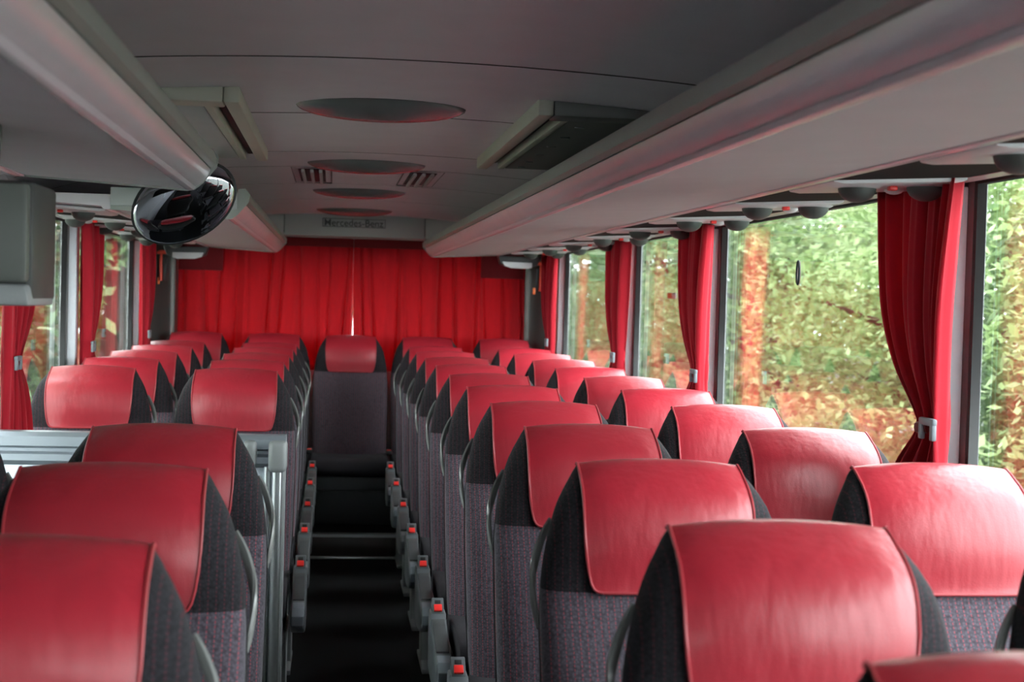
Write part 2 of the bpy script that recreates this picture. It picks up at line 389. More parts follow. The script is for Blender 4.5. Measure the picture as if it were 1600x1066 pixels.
def make_panel(parent):
    nu = 14; path = panel_path(); V = []; F = []
    qs = [-1.0]+[-1+2*i/nu for i in range(nu+1)]+[1.0]
    rows = [(path[0], -.004)]+[(p, .0045) for p in path]+[(path[-1], -.004)]
    for (z, bk), off in rows:
        wp = interp(PW, z)
        for k, q in enumerate(qs):
            o = -.004 if k in (0, len(qs)-1) else off
            V.append(seat_surf(z, q*wp, bk, o))
    n = len(qs)
    for j in range(len(rows)-1):
        F += [(j*n+i, j*n+i+1, (j+1)*n+i+1, (j+1)*n+i) for i in range(n-1)]
    p = build('headrest_panel', V, F, RED, parent, 60)
    for sgn in (-1, 1):                                             # welted seams down both sides and along the foot
        tube('piping', [seat_surf(z, sgn*(interp(PW, z)+.001), bk, .0045) for z, bk in path[:18]], .0028, PIPE, p, 6)
    tube('piping', [seat_surf(.945, q*.118, False, .0045) for q in (-1, -.6, -.2, .2, .6, 1)], .0028, PIPE, p, 6)
    return p
def make_shell(parent):
    zs = [.47, .6, .75, .85, .92, .98, 1.02, 1.05, 1.07]; nu = 16; V = []; F = []
    us = [math.sin(math.pi/2*(2*i/nu-1)) for i in range(nu+1)]
    for z in zs:
        f, b, hw = smooth_interp(FR, z), smooth_interp(BK, z), smooth_interp(HW, z)+interp([(.9, .003), (1.0, .000), (1.07, -.014)], z)
        mid = f+(b-f)*.60
        ring = [Vector((u*hw, mid, z-.004)) for u in us]
        for u in us[::-1][1:-1]:
            s = abs(u); fall = 1-(1-s**NEXP)**(1/NEXP); ring.append(Vector((u*hw, (b+.012)+(mid-b-.012)*fall, z)))
        V += ring
    L = 2*nu
    for j in range(len(zs)-1): F += [(j*L+i, j*L+(i+1) % L, (j+1)*L+(i+1) % L, (j+1)*L+i) for i in range(L)]
    F += [tuple(range(L))[::-1], tuple(range((len(zs)-1)*L, len(zs)*L))]
    return build('back_shell', V, F, SHELL, parent, 50)
def make_handle(parent, sd):
    """curved grab handle standing off the aisle-side edge of the backrest"""
    P = []
    for k in range(13):
        t = k/12; z = 1.060-.185*t
        f, b, hw = smooth_interp(FR, z), smooth_interp(BK, z), smooth_interp(HW, z)
        P.append((sd*(hw-.002+.014*math.sin(math.pi*t)**.8), f+(b-f)*(.74+.10*t), z))
    R = [.0035+.0025*math.sin(math.pi*k/12) for k in range(13)]
    return tube('handle', P, R, HANDLE, parent, 8, 1.7)
def cushion_mesh(parent, name='cushion'):
    prof = [(-.255, .40), (-.70, .385), (-.735, .40), (-.745, .43), (-.735, .468), (-.70, .488), (-.60, .492), (-.45, .484), (-.33, .478), (-.255, .475)]
    xs = [-.218, -.212, -.196, -.12, 0, .12, .196, .212, .218]; sc_ = [.78, .90, .98, 1, 1, 1, .98, .90, .78]; V = []; F = []
    cz = .44; cy = -.5
    for x, s in zip(xs, sc_):
        dip = -.006*(1-(x/.218)**2)
        V += [(x, cy+(y-cy)*(.97+.03*s), cz+(z-cz)*s+(dip if z > .45 else 0)) for y, z in prof]
    n = len(prof)
    for j in range(len(xs)-1): F += [(j*n+i, j*n+(i+1) % n, (j+1)*n+(i+1) % n, (j+1)*n+i) for i in range(n)]
    F += [tuple(range(n)), tuple(range((len(xs)-1)*n, len(xs)*n))[::-1]]
    return build(name, V, F, CUSH, parent, 50)
def make_console(parent, sd):
    """moulded side cover with the belt buckle at its rear end, on the aisle side"""
    x0, x1 = sd*.234, sd*.282
    prof = [(-.335, .470), (-.345, .505), (-.41, .506), (-.425, .492), (-.47, .476), (-.56, .452), (-.65, .432), (-.715, .424), (-.735, .405), (-.725, .375), (-.66, .335), (-.50, .315), (-.36, .33)]
    c = prism('side_console', prof, 'X', min(x0, x1), max(x0, x1), CONS, parent, bev=.006)
    a, b = sorted((sd*.239, sd*.277))
    prism('inset_pad', [(-.435, .492), (-.47, .482), (-.56, .458), (-.635, .441), (-.635, .425), (-.56, .44), (-.435, .47)], 'X', a, b, DKGREY, c, bev=.003)
    prism('end_cap', [(-.655, .435), (-.715, .428), (-.742, .405), (-.730, .372), (-.70, .352), (-.68, .40)], 'X', a-.001, b+.001, HOOK, c, bev=.003)
    h = prism('buckle_housing', [(-.352, .490), (-.352, .536), (-.362, .540), (-.372, .537), (-.412, .507), (-.416, .498), (-.416, .485)], 'X', a+.001, b-.001, CONS, c, bev=.002)
    def on_slope(name, t0, t1, xa, xb, th, mat):                    # plates lying on the sloped face, t from its foot to its top
        A = Vector((-.412, .507)); B = Vector((-.372, .537)); d = B-A; nrm = Vector((-d.y, d.x)).normalized()
        q = [A+d*t0-nrm*.001, A+d*t1-nrm*.001, A+d*t1+nrm*th, A+d*t0+nrm*th]
        return prism(name, [(v.x, v.y) for v in q], 'X', xa, xb, mat, c, bev=.0012)
    on_slope('buckle_button', .03, .52, a+.007, b-.007, .006, BTN)
    on_slope('latch_slot', .66, .92, a+.010, b-.010, .002, BLACK)
    return c
def make_base(parent, sd, aisle):
    b = rbox('seat_base', -.215, .215, -.70, -.20, .30, .385, DKGREY, parent, .012)
    xs = (sd*.20,) if aisle else (-sd*.19,)
    for x in xs:
        prism('leg', [(-.34, .33), (-.62, .33), (-.56, .24), (-.54, .03), (-.64, .018), (-.64, 0), (-.30, 0), (-.30, .018), (-.44, .03), (-.42, .22)], 'X', x-.02, x+.02, GREY, parent, bev=.004)
    return b
def make_seat(sd, aisle, handle=True, console=True):
    r = empty('coach_seat')
    make_backrest(r); make_panel(r); make_shell(r)
    if handle: make_handle(r, sd)
    cushion_mesh(r); make_base(r, sd, aisle)
    if aisle and console: make_console(r, sd)
    return r
P0, PITCHY, XA, XW = 1.912, .75, .470, .985
ORD = ['first', 'second', 'third', 'fourth', 'fifth', 'sixth', 'seventh', 'eighth', 'ninth', 'tenth', 'eleventh']
used = {}
def put_seat(kind, x, y, z, label, group):
    if kind not in used:
        sd, aisle, hd, cn = {'ra': (-1, True, True, True), 'rw': (-1, False, True, True), 'la': (1, True, True, True), 'lw': (1, False, True, True), 'rear': (1, False, False, False)}[kind]
        o = make_seat(sd, aisle, hd, cn); used[kind] = o
    else: o = copy_tree(used[kind])
    o.location = (x, y, z); tag(o, label, 'seat', group)
    return o
GRA, GRW, GLA, GLW = 'right aisle seats', 'right window seats', 'left aisle seats behind the partition', 'left window seats behind the partition'
SPECIAL_RA = {0: 'blurred red topped seat cut off by the bottom right corner of the photo', 1: 'large nearest right aisle seat with its red head panel seen whole',
              10: 'right aisle seat just in front of the back bench, farthest of its row'}
for i in range(11):
    put_seat('ra', XA, P0+(i-1)*PITCHY, 0, SPECIAL_RA.get(i, f'red and charcoal seat on the right of the aisle, {ORD[i-1]} after the cut-off one'), GRA)
SPECIAL_RW = {0: 'window seat at the right photo edge showing only its dark side', 1: 'bright red window seat cut by the right edge of the photo', 9: 'window seat next to the last right curtain, farthest of its row'}
for i in range(10):
    put_seat('rw', XW, P0+i*PITCHY, 0, SPECIAL_RW.get(i, f'red and charcoal seat along the right windows, {ORD[i]} counted from the camera'), GRW)
for i, lb in enumerate(('dark red seat filling the bottom left corner of the photo', 'second dark red seat from the bottom left corner, pale handle beside it', 'dark red aisle seat standing right before the grey partition')):
    put_seat('la', -XA, 1.735+i*PITCHY, 0, lb, 'left front seats before the partition')
put_seat('lw', -XW, 1.735+2*PITCHY, 0, 'window seat at the left photo edge showing only its dark side', 'left front seats before the partition')
for i in range(5):
    put_seat('la', -XA, 5.65+i*PITCHY, 0, f'left aisle seat in red and charcoal, {ORD[i]} behind the grey partition', GLA)
    put_seat('lw', -XW, 5.65+i*PITCHY, 0, f'left window seat in red and charcoal, {ORD[i]} behind the grey partition', GLW)
REAR = ['leftmost seat of the back bench under the red rear curtain', 'back bench seat between the leftmost one and the middle one', 'middle seat of the back bench facing down the aisle', 'back bench seat between the middle one and the rightmost one', 'rightmost seat of the back bench under the red rear curtain']
for k in range(5):
    o = put_seat('rear', (-.935, -.468, -.005, .462, .935)[k], 9.30, .035, REAR[k], 'seats of the back bench')
    if k in (2,):
        for sx in (-1, 1):
            h = rbox('buckle_housing', sx*.232-.016, sx*.232+.016, -.42, -.34, .478, .505, DKGREY, o, .005)
            rbox('buckle_button', sx*.232-.013, sx*.232+.013, -.418, -.39, .496, .509, BTN, h, .003)
rbox_base = tag(rbox('wall_bench_plinth', -1.2, 1.2, 8.72, 8.90, .129, .33, DKGREY, bev=.01), kind='structure'); rbox_base.name = 'trim_4'

# ------------------------------------------------------------------ luggage racks with service channel
def rack(y0, y1, sx, label, units, end_y=None):
    r = empty('luggage_rack', (sx*.8, y0, 1.70)); off = Vector((sx*.8, y0, 1.70))
    def pr(name, poly, a, b, mat, par, bev=0):
        q = [(sx*x-(off.x), z-off.z) for x, z in poly]
        return prism(name, q, 'Y', a-y0, b-y0, mat, par, bev, 30)
    pr('tray', [(.472, 1.688), (.838, 1.707), (.838, 1.720), (.478, 1.707), (.472, 1.704)], y0, y1, RACKD, r)
    pr('lip', [(.4715, 1.6885), (.4715, 1.7065), (.452, 1.722), (.436, 1.742), (.428, 1.742), (.416, 1.735), (.4195, 1.724), (.4255, 1.714), (.434, 1.705), (.444, 1.698), (.455, 1.6925)], y0, y1, RACK, r)
    pr('rail', [(.4155, 1.738), (.434, 1.7425), (.437, 1.765), (.432, 1.780), (.420, 1.784), (.409, 1.777), (.403, 1.762), (.404, 1.746)], y0, y1, RAIL, r)
    pr('bead', [(.449, 1.6925), (.455, 1.6860), (.463, 1.6838), (.471, 1.6855), (.476, 1.6885), (.470, 1.6895)], y0, y1, RACK, r)
    ch = pr('service_channel', [(.842, 1.706), (.846, 1.7035), (.862, 1.7035), (.868, 1.7075), (.872, 1.7135), (1.158, 1.730), (1.163, 1.7225), (1.212, 1.7235), (1.2135, 1.752), (.842, 1.752)], y0, y1, RACK, r)
    pr('outer_back', [(1.14, 1.753), (1.2135, 1.753), (1.2135, 1.84), (1.20, 1.84)], y0, y1, RACKD, r)
    for ya, yb in ((y0-.004, y0), (y1, y1+.004)):
        pr('end_trim', [(.470, 1.683), (.842, 1.703), (.842, 1.720), (.476, 1.708), (.442, 1.744), (.438, 1.782), (.414, 1.785), (.398, 1.765), (.402, 1.740), (.436, 1.700), (.452, 1.687)], ya, yb, RAIL, r)
    for yu in units:
        # dark lining between two service sets
        pr('blank_panel', [(.872, 1.7065), (1.157, 1.7225), (1.157, 1.729), (.872, 1.7125)], yu+.155, min(yu+.595, y1), BLANK, r)
        u = pr('service_unit', [(.876, 1.704), (.90, 1.701), (1.15, 1.714), (1.162, 1.719), (1.160, 1.728), (.876, 1.7115)], yu-.155, yu+.150, PALE, r, .004)
        for (xx, yy) in ((.965, yu-.045), (1.115, yu-.045)):
            zz = 1.7015+(xx-.90)*.052
            c = Vector((sx*xx, yy, zz))-off
            dome('nozzle_ring', c+Vector((0, 0, .001)), .052, .052, .008, (0, 0, -1), PALE, u, 20, 3)
            dome('air_nozzle', c+Vector((0, 0, -.004)),   .040, .040, .030, (0, 0, -1), NOZ, u, 18, 5)
        for (xx, yy) in ((1.0, yu+.060), (1.085, yu+.060)):
            zz = 1.7015+(xx-.90)*.052; c = Vector((sx*xx, yy, zz))-off
            dome('reading_lamp', c, .022, .022, .012, (0, 0, -1), WHITE, u, 14, 4)
        zz = 1.7015+.14*.052; c = Vector((sx*1.04, yu-.05, zz))-off
        rbox('call_button', c.x-.009, c.x+.009, c.y-.010, c.y+.010, c.z-.010, c.z, BTN, u, .003)
    return r, off
r, off = rack(-2.9, 9.02, 1, None, [1.62+.755*k-.755*5 for k in range(15)])
tag(r, 'long grey overhead luggage rack running the whole right side', 'luggage rack', 'luggage racks')
def end_box(r, off, sx, y):
    e = prism('end_cap', [(sx*x-off.x, z-off.z) for x, z in [(.845, 1.702), (.86, 1.655), (.90, 1.640), (1.02, 1.636), (1.08, 1.650), (1.10, 1.702)]], 'Y', y-.10-off.y, y-off.y, DKGREY, r, .006)
    prism('end_glare', [(sx*x-off.x, z-off.z) for x, z in [(.868, 1.668), (.88, 1.643), (.92, 1.631), (1.02, 1.629), (1.045, 1.636), (1.045, 1.665)]], 'Y', y-.118-off.y, y-.102-off.y, WHITE, e, .003)  # pale strip drawn as the windscreen's reflection in the glossy end cap
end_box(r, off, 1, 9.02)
r, off = rack(5.02, 9.02, -1, None, [5.30+.755*k for k in range(5)])
tag(r, 'left overhead luggage rack behind the door gap, reaching the rear', 'luggage rack', 'luggage racks')
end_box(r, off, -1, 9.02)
rbox('front_cap', -.842-off.x, -.44-off.x, 5.004-off.y, 5.018-off.y, 1.716-off.z, 1.775-off.z, FASC, r, .004)
r, off = rack(-2.9, 3.64, -1, None, [-2.15+.755*k for k in range(7)])
tag(r, 'blurred left overhead luggage rack nearest the camera, above the mirror', 'luggage rack', 'luggage racks')

# ------------------------------------------------------------------ ceiling fittings
for i, (yy, lb) in enumerate(((3.88, 'largest oval ceiling lamp, nearest the camera'), (5.58, 'oval ceiling lamp between the two small slatted vents'), (7.06, 'third oval ceiling lamp from the camera'), (8.66, 'last oval ceiling lamp right before the rear fascia'))):
    t = empty('ceiling_lamp', (-.012, yy, ZC)); tag(t, lb, 'lamp', 'oval lamps along the ceiling')
    dome('lens', (0, 0, -.002), .216, .150, .036, (0, 0, -1), LENS, t, 40, 8)
    V = []; F = []; n = 40
    for k in range(n):
        th = 2*math.pi*k/n
        V += [(.219*math.cos(th), .153*math.sin(th), .002), (.219*math.cos(th), .153*math.sin(th), -.0015), (.214*math.cos(th), .148*math.sin(th), -.002), (.214*math.cos(th), .148*math.sin(th), .002)]
    for k in range(n):
        F += [(4*k+j, 4*((k+1) % n)+j, 4*((k+1) % n)+(j+1) % 4, 4*k+(j+1) % 4) for j in range(4)]
    build('rim', V, F, DKGREY, t)
for sx, lb in ((1, 'dark air grille on the ceiling against the right rack'), (-1, 'air grille on the ceiling partly hidden by the left rack')):
    t = empty('air_grille', (sx*.36, 3.55, ZC)); tag(t, lb, 'air vent', 'large ceiling air grilles')
    def bx(name, xa, xb, ya, yb, za, zb, mat, par=None, bev=.006):
        a, b = sorted((sx*xa-sx*.36, sx*xb-sx*.36)); return rbox(name, a, b, ya-3.55, yb-3.55, za-ZC, zb-ZC, mat, par or t, bev)
    bx('frame', .348, .385, 3.56, 5.10, 1.884, 1.925, FRAME)
    bx('frame', .386, .86, 3.56, 3.66, 1.884, 1.925, FRAME if sx < 0 else GRILL)
    bx('slot', .386, .416, 3.67, 5.09, 1.905, 1.925, BLACK)
    for a, b in ((3.67, 4.12), (4.13, 4.60), (4.61, 5.08)): bx('slat', .417, .437, a, b, 1.885, 1.922, FRAME, None, .003)
    pnl = bx('grille_panel', .439, .86, 3.67, 5.09, 1.888, 1.918, GRILL if sx > 0 else FASC)
    for yy in ((3.80, 4.05, 4.30, 4.55, 4.80, 5.00) if sx > 0 else ()):
        for xx in (.475, .62): bx('clip', xx, xx+.025, yy, yy+.012, 1.8855, 1.889, CONS, pnl, .001)
for sx, lb in ((1, 'small slatted ceiling vent on the right of the lamp'), (-1, 'small slatted ceiling vent on the left of the lamp')):
    t = empty('slatted_vent', (sx*.215, 5.80, ZC)); tag(t, lb, 'air vent', 'small slatted ceiling vents')
    rbox('back_plate', -.074, .074, .005, .78, -.002, .006, CEIL, t, .002)
    for a in ((-.078, -.074, 0, .785), (.074, .078, 0, .785), (-.078, .078, -.003, .004), (-.078, .078, .782, .788)): rbox('frame', a[0], a[1], a[2], a[3], -.006, .006, DKGREY, t, .001)
    rbox('recess', -.052, .052, .06, .70, -.006, -.0025, BLACK, t, .001)
    for k in range(3): rbox('slat', -.040+k*.034, -.027+k*.034, .065, .695, -.018, -.006, FASC, t, .002)

# ------------------------------------------------------------------ rear fascia with lettering, rear curtains, corner pillars
rf = tag(rbox('rear_fascia', -.418, .418, 9.165, 9.185, 1.795, 1.935, FASC, bev=.004), 'grey fascia above the rear curtain with the maker lettering', 'fascia')
for sx in (-1, 1): rbox('side_fascia', min(sx*.424, sx*1.2), max(sx*.424, sx*1.2), 9.165, 9.185, 1.795, 1.915, FASC, rf, .004)
rbox('soffit', -1.2, 1.2, 9.186, 9.70, 1.800, 1.812, FASC, rf, .002)
pl = rbox('name_plate', -.194, .182, 9.162, 9.1648, 1.852, 1.904, INK, rf, .001)
rbox('plate_field', -.190, .178, 9.160, 9.1618, 1.856, 1.900, FASC, pl, .0005)
fc = bpy.data.curves.new('lettering', 'FONT'); fc.body = 'Mercedes-Benz'; fc.size = .058; fc.extrude = .0015; fc.align_x = 'CENTER'; fc.align_y = 'CENTER'; fc.offset = .0007
fo = bpy.data.objects.new('lettering_source', fc); COL.objects.link(fo)
bpy.context.view_layer.update()
me = bpy.data.meshes.new_from_object(fo.evaluated_get(bpy.context.evaluated_depsgraph_get())); bpy.data.objects.remove(fo)
xs = [v.co.x for v in me.vertices]; zs = [v.co.y for v in me.vertices]
cx, cyy, sxx, syy = (max(xs)+min(xs))/2, (max(zs)+min(zs))/2, .352/(max(xs)-min(xs)), .041/(max(zs)-min(zs))
for v in me.vertices: v.co = Vector((-.006+(v.co.x-cx)*sxx, 9.1585-v.co.z, 1.878+(v.co.y-cyy)*syy))
link('lettering', me, INK, rf, 0)
def rear_curtain(x0, x1, label, seed):
    rnd = random.Random(seed); nx, nz = 260, 22; V = []; F = []
    ph = [(rnd.uniform(17, 21), rnd.uniform(0, 6), .020), (rnd.uniform(33, 44), rnd.uniform(0, 6), .010), (rnd.uniform(60, 75), rnd.uniform(0, 6), .004), (rnd.uniform(5, 8), rnd.uniform(0, 6), .010)]
    cre = [(x0+(x1-x0)*(k+rnd.uniform(.15, .85))/11, rnd.uniform(.018, .040), rnd.uniform(.007, .014), rnd.uniform(-.05, .05)) for k in range(11)]
    o = empty('rear_curtain', ((x0+x1)/2, 9.55, .97)); tag(o, label, 'curtain', 'rear window curtains')
    for j in range(nz+1):
        t = j/nz; z = .97+(1.795-.97)*t
        for i in range(nx+1):
            s = i/nx; x = x0+(x1-x0)*s
            inner = -x0 if abs(x0) < abs(x1) else -x1
            y = sum(a*(1.15-.35*t)*math.sin(f*x+p+.5*math.sin(2.2*t+p)) for f, p, a in ph)
            y += sum(d*math.exp(-((x-xc-sl*(t-.5))/wd)**2) for xc, d, wd, sl in cre)*(1.1-.5*t)
            gap = .010*max(0, 1-t*1.5)
            dx = (gap if x0 > -.02 else -gap)*(1-s if x0 > -.02 else s)
            V.append((x+dx-(x0+x1)/2, y, z-.97))
    for j in range(nz): F += [(j*(nx+1)+i, j*(nx+1)+i+1, (j+1)*(nx+1)+i+1, (j+1)*(nx+1)+i) for i in range(nx)]
    c = build('fabric', V, F, CURTR, o, 180)
    md = c.modifiers.new('thickness', 'SOLIDIFY'); md.thickness = .002
    rbox('heading', min(x0, x1)-(x0+x1)/2, max(x0, x1)-(x0+x1)/2, -.034, -.026, 1.742-.97, 1.797-.97, HEAD, o, .002)
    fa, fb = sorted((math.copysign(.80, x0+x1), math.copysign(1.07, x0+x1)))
    rbox('corner_shade', fa-(x0+x1)/2, fb-(x0+x1)/2, -.046, -.038, 1.575-.97, 1.797-.97, HEAD, o, .003)  # dark sheet coloured to stand in for the shade below the rack end
    return o
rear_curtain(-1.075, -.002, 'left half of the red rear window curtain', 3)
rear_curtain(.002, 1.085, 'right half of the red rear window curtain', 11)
tag(rbox('curtain_rail', -1.1, 1.1, 9.552, 9.566, 1.797, 1.8095, CHROME, bev=.002), 'metal rail carrying the red rear curtains', 'rail')
tube('centre_rod', [(-.001, 9.70, .98), (-.001, 9.70, 1.74)], .009, CHROME, bpy.data.objects[f'window_{nw+1}'])  # upright chrome rod behind the curtain gap, parented to the rear window
for sx, n in ((1, 5), (-1, 6)):
    tag(prism(f'trim_{n}', [(sx*1.10, 9.70), (sx*1.215, 9.70), (sx*1.215, 9.18), (sx*1.195, 9.18), (sx*1.115, 9.50)], 'Z', .13, 1.80, REARP, bev=.004), kind='structure')
for sx, lb in ((1, 'red emergency hammer on the dark pillar right of the rear curtain'), (-1, 'red emergency hammer on the dark pillar left of the rear curtain')):
    t = empty('emergency_hammer', (sx*1.138, 9.27, 1.50)); tag(t, lb, 'hammer', 'emergency hammers')
    rbox('bracket', -.022, .022, .015, .06, .0, .14, BLACK, t, .003)
    tube('handle', [(sx*.01, .004, .0), (sx*.012, .0, .10), (sx*.010, .004, .165)], [.011, .010, .009], ORANGE, t, 10)
    tube('head', [(-.04, .002, .165), (-.02, .002, .172), (.03, .002, .172), (.045, .002, .168)], [.006, .013, .013, .005], ORANGE, t, 10)
    rbox('lead_seal', -.034, -.018, .014, .02, -.02, .02, LABEL, t, .002)

# ------------------------------------------------------------------ side curtains, tied back at the pillars
def side_curtain(sx, y0, label, group, wtop=.45, seed=0):
    rnd = random.Random(seed); o = empty('window_curtain', (sx*1.152, y0, .80)); tag(o, label, 'curtain', group)
    z0, z1, ztie = .80, 1.722, 1.205; n = 96; V = []; F = []; rows = 40
    A = [(.80, .03), (.95, .02), (1.10, .035), (1.19, .050), (1.22, .050), (1.32, .045), (1.45, .035), (1.60, .010), (1.722, -.015)]
    B = [(.80, .37), (.95, .36), (1.10, .275), (1.19, .155), (1.215, .148), (1.26, .20), (1.33, .29), (1.43, .365), (1.55, .405), (1.722, wtop-.02)]
    D = [(.80, .026), (1.0, .026), (1.15, .025), (1.205, .024), (1.30, .028), (1.50, .031), (1.722, .027)]
    fq = [(rnd.uniform(5.4, 6.4), rnd.uniform(0, 6), 1.0), (rnd.uniform(11, 14), rnd.uniform(0, 6), .40), (rnd.uniform(2.2, 3), rnd.uniform(0, 6), .55)]
    for j in range(rows+1):
        z = z0+(z1-z0)*j/rows; ya, yb, dp = smooth_interp(A, z), smooth_interp(B, z), smooth_interp(D, z)
        for i in range(n+1):
            s = i/n; warp = s+.02*math.sin(9*s+fq[0][1])
            q = sum(a*math.sin(f*2*math.pi*warp+p+.5*(z-1.2)) for f, p, a in fq)/1.35
            V.append((sx*dp*max(-1, min(1, q)), ya+(yb-ya)*s+.004*math.cos(fq[0][0]*2*math.pi*s*1.0+2*z), z-.80))
    for j in range(rows): F += [(j*(n+1)+i, j*(n+1)+i+1, (j+1)*(n+1)+i+1, (j+1)*(n+1)+i) for i in range(n)]
    f = build('fabric', V, F, CURT, o, 180)
    md = f.modifiers.new('thickness', 'SOLIDIFY'); md.thickness = .0016
    # tie: a band round the gathers and the grey hook that takes it
    k = rbox('tie_hook', min(-sx*.026, -sx*.038), max(-sx*.026, -sx*.038), .022, .098, .408, .424, HOOK, o, .004)
    for yy in (.022, .082): rbox('hook_leg', min(-sx*.027, -sx*.038), max(-sx*.027, -sx*.038), yy, yy+.016, .378, .412, HOOK, k, .003)
    tube('tie_band', [(-sx*.026, .075, .402), (-sx*.028, .11, .400), (-sx*.022, .145, .398), (0, .158, .398), (sx*.018, .145, .398)], .006, HEAD, o, 8, 2.0)
    return o
CL = 'red pleated curtains tied back along the windows'
for i, (p, lb) in enumerate(((2.995, 'biggest red tied-back curtain, at the right edge of the view'), (5.07, 'second red tied-back curtain from the camera on the right windows'), (6.60, 'third red tied-back curtain from the camera on the right windows'), (8.70, 'farthest right red side curtain, next to the rear corner pillar'))):
    side_curtain(1, p-.012, lb, CL, .46, 20+i)
for i, (p, lb) in enumerate(((4.93, 'red tied-back curtain at the left photo edge below the monitor'), (6.47, 'red tied-back curtain on the left windows in front of the tree trunk'), (8.44, 'farthest left red side curtain, next to the rear corner pillar'))):
    side_curtain(-1, p+.02, lb, CL, .46, 40+i)

# ------------------------------------------------------------------ partition by the middle door
t = empty('partition', (-.72, 4.84, .0)); tag(t, 'blue grey metal partition behind the front left seats with a handrail post', 'partition')
rbox('board', -.49, .435, -.012, .012, .02, .90, SILVER, t, .004)
pf = [(-.015, .895), (-.030, .91), (-.030, .93), (-.018, .938), (-.018, .948), (-.034, .956), (-.034, .985), (-.018, .998), (.018, 1.0), (.034, .985), (.034, .91), (.015, .895)]
prism('top_rail', [(y, z) for y, z in pf], 'X', -.49, .462, SILVER, t, 0, 25)
tube('post', [(.436, -.030, .0), (.436, -.030, .93)], .017, CHROME, t, 14)
tube('post', [(.405, -.026, .0), (.405, -.026, .90)], .010, CHROME, t, 12)
rbox('post_clamp', .408, .466, -.066, .02, .885, .985, GREY, t, .016, 3)
rbox('post_clamp', .330, .372, -.055, .02, .90, .985, GREY, t, .016, 3)
rbox('edge_strip', .436, .462, -.014, .014, .02, .894, GREY, t, .006)

# ------------------------------------------------------------------ drop-down monitor and convex mirror under the left front rack
t = empty('monitor', (-.86, 2.44, 1.69)); tag(t, 'grey backed drop-down monitor hanging from the left rack, cut by the photo edge', 'monitor')
rbox('housing', -.26, .267, .02, .215, -.268, -.075, SHELL, t, .010, 2)
rbox('back_cover', -.22, .262, -.006, .019, -.236, -.080, MONB, t, .008, 2)
prism('bottom_frame', [(-.26, -.238), (.262, -.238), (.268, -.272), (-.26, -.272)], 'Y', -.012, .20, GREY, t, .006)
rbox('hinge_arm', -.13, .16, .02, .16, -.074, .010, SHELL, t, .01, 2)
prism('hinge_cover', [(-.10, .012), (.225, .012), (.222, -.05), (.19, -.075), (.185, -.13), (.165, -.175), (.12, -.19), (-.08, -.19)], 'Y', -.04, -.007, MONB, t, .010)
rbox('screen', -.24, .24, .2155, .220, -.25, -.10, BLACK, t, .002)
t = empty('convex_mirror', (-.482, 3.70, 1.658)); tag(t, 'tilted oval convex mirror at the end of the left front rack', 'mirror')
axm = Vector((.10, -1, -.35)).normalized()
def mir(name, rx, ry, depth, back, mat):
    a = Vector((.83, 0, .55)); a = (a-axm*a.dot(axm)).normalized(); b = axm.cross(a); V = []; F = []; nu, nv = 40, 9
    for j in range(nv):
        ph = (math.pi/2)*j/nv
        for i in range(nu):
            th = 2*math.pi*i/nu; V.append(a*math.cos(th)*rx*math.cos(ph)+b*math.sin(th)*ry*math.cos(ph)+axm*(depth*math.sin(ph)+back))
    V.append(axm*(depth+back)); top = len(V)-1
    for j in range(nv-1): F += [(j*nu+i, j*nu+(i+1) % nu, (j+1)*nu+(i+1) % nu, (j+1)*nu+i) for i in range(nu)]
    F += [((nv-1)*nu+i, (nv-1)*nu+(i+1) % nu, top) for i in range(nu)]; F.append(tuple(range(nu))[::-1])
    return build(name, V, F, mat, t, 60)
mir('mirror_glass', .128, .088, .030, .006, MIRR)
mir('rim', .134, .094, .012, .0, BLACK)
mir('back_housing', .130, .090, -.05, -.001, DKGREY)
tube('bracket', [(-.02, .02, .01), (-.03, .04, .05), (-.04, .01, .085)], .010, DKGREY, t, 8)

# ------------------------------------------------------------------ small things on the glass
tag(rbox('window_sticker', 1.2480, 1.2488, 5.98, 6.14, 1.468, 1.492, WHITE, bev=0), 'small white and orange sticker on the third right window', 'sticker')
rbox('sticker_print', 1.2470, 1.2479, 6.06, 6.135, 1.470, 1.490, LABEL, bpy.data.objects['window_sticker'], 0)
tag(tube('hammer_ring', [(1.243, 4.36+.012*math.cos(a*math.pi/8), 1.55+.034*math.sin(a*math.pi/8)) for a in range(17)], .004, BLACK, None, 6), 'small dark oval ring on the big right window', 'ring')

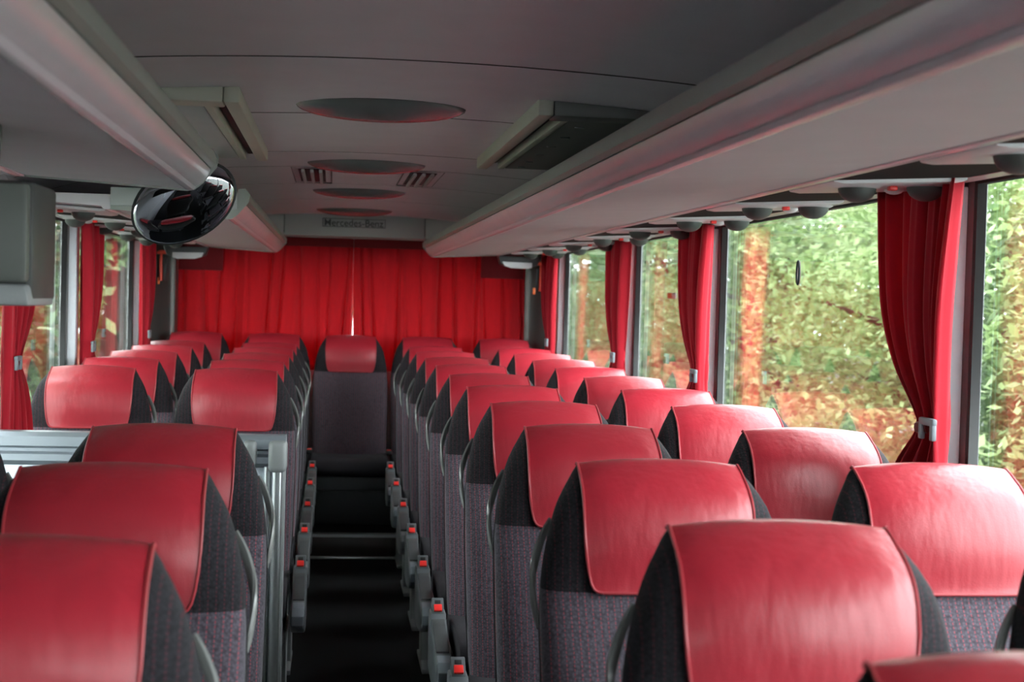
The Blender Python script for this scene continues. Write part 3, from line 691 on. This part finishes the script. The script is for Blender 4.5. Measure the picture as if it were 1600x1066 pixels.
# ------------------------------------------------------------------ outside: ground and trees
tag(rbox('ground', -60, 60, -30, 90, -1.45, -1.25, GROUND, bev=0), kind='structure')
def tree(x, y, h, rad, nl, mat, label, group, seed, lean=0, zbase=-1.25, low=.15, leaf=.13, trunk=.14, spread=.26):
    rnd = random.Random(seed); o = empty('tree', (x, y, zbase)); tag(o, label, 'tree', group)
    top = h*.72; pts = [(lean*h*t*.3+.05*math.sin(5*t+seed), .05*math.cos(4*t+seed), h*.75*t) for t in (0, .2, .4, .6, .8, 1)]
    tk = tube('trunk', pts, [trunk*(1-.75*k/5) for k in range(6)], BARK, o, 9)
    for k in range(6):
        a = rnd.uniform(0, 6.28); z = h*rnd.uniform(.25, .65); e = rad*rnd.uniform(.6, .9)
        tube('branch', [(lean*z*.3, 0, z), (lean*z*.3+e*.5*math.cos(a), e*.5*math.sin(a), z+e*.35), (lean*z*.3+e*math.cos(a), e*math.sin(a), z+e*.5)], [trunk*.4, trunk*.25, trunk*.1], BARK, tk, 6)
    V = []; F = []; nc = max(20, nl//90)
    cl = []
    for k in range(nc):
        u = rnd.uniform(-1, 1); a = rnd.uniform(0, 6.28); rr = rnd.uniform(.55, 1)**.6
        zc_ = h*(low+(1-low)*.5)+u*h*(1-low)*.5*rr; hr = rad*math.sqrt(max(.05, 1-u*u*.85))*rr
        cl.append(Vector((lean*zc_*.3+hr*math.cos(a), hr*math.sin(a), zc_)))
    for k in range(nl):
        c = cl[k % nc]; p = c+Vector((rnd.gauss(0, spread), rnd.gauss(0, spread), rnd.gauss(0, spread*.34)))
        if p.z < .02: continue
        s = leaf*rnd.uniform(.6, 1.3); d = Vector((rnd.gauss(0, 1), rnd.gauss(0, 1), rnd.gauss(-.25, .5))).normalized()
        nrm = Vector((rnd.gauss(0, .6), rnd.gauss(0, .6), 1)); sd = d.cross(nrm).normalized()
        b = len(V); V += [p-d*s*.5, p+sd*s*.24, p+d*s*.5, p-sd*s*.24]; F.append((b, b+1, b+2, b+3))
    me = bpy.data.meshes.new('foliage'); me.from_pydata([tuple(v) for v in V], [], F)
    f = link('foliage', me, mat, o, 0); f['kind'] = 'stuff'
    return o
GT = 'trees outside the right windows'
spots = [(5.2, 7.5, 4.4, 1.7, 0), (6.4, 10.6, 4.9, 1.9, 1), (5.0, 11.8, 4.2, 1.7, 0), (5.9, 14.6, 4.7, 1.9, 0), (5.1, 17.2, 4.4, 1.8, 1), (6.2, 19.8, 5.0, 2.2, 0), (5.4, 23.0, 4.8, 2.1, 1), (6.2, 27.5, 5.4, 2.5, 1), (5.6, 33.0, 5.8, 2.8, 1), (8.6, 15.5, 6.0, 2.6, 1), (9.2, 22.5, 6.6, 3.0, 1), (8.8, 9.0, 5.8, 2.5, 1), (8.6, 30.5, 6.5, 3.2, 1), (8.0, 39.0, 6.5, 3.4, 1), (6.6, 46.0, 6.5, 3.4, 1)]
for i, (x, y, h, rad, mk) in enumerate(spots):
    far = x >= 8 or y > 30
    tree(x, y, h, rad, 14000 if far else 21000, (LEAF1, LEAF2)[mk], f'{"yellow green" if mk == 0 else "dark green"} leafy tree outside the right windows, {(ORD+["twelfth", "thirteenth", "fourteenth", "fifteenth"])[i]} along the roadside', GT, 100+i, leaf=.22 if far else .088, low=.03, spread=.30 if far else .24)
GL = 'trees outside the left windows'
LT = [(-4.6, 3.0, 8.0, 2.6, 1), (-5.0, 8.5, 8.5, 2.8, 1), (-5.6, 14.5, 8.0, 2.8, 1), (-6.3, 20.0, 7.0, 2.6, 2), (-6.6, 26.0, 6.5, 2.9, 1), (-6.4, 32.5, 6.5, 3.0, 1), (-6.8, 39.0, 6.5, 3.2, 2), (-8.5, 46.0, 7.5, 4.0, 1)]
for i, (x, y, h, rad, mk) in enumerate(LT):
    tree(x, y, h, rad, 9000 if i < 4 else 13000, (LEAF1, LEAF2, LEAF3)[mk], f'{"green" if mk == 1 else "brownish"} leafy tree outside the left windows, {ORD[i]} in its line', GL, 200+i, leaf=.20 if i < 4 else .26, low=.02, spread=.36)
tree(-3.75, 26.4, 9.0, 2.5, 5000, LEAF2, 'thick dark tree trunk seen between the left side curtains', GL, 300, low=.55, leaf=.2, trunk=.34)
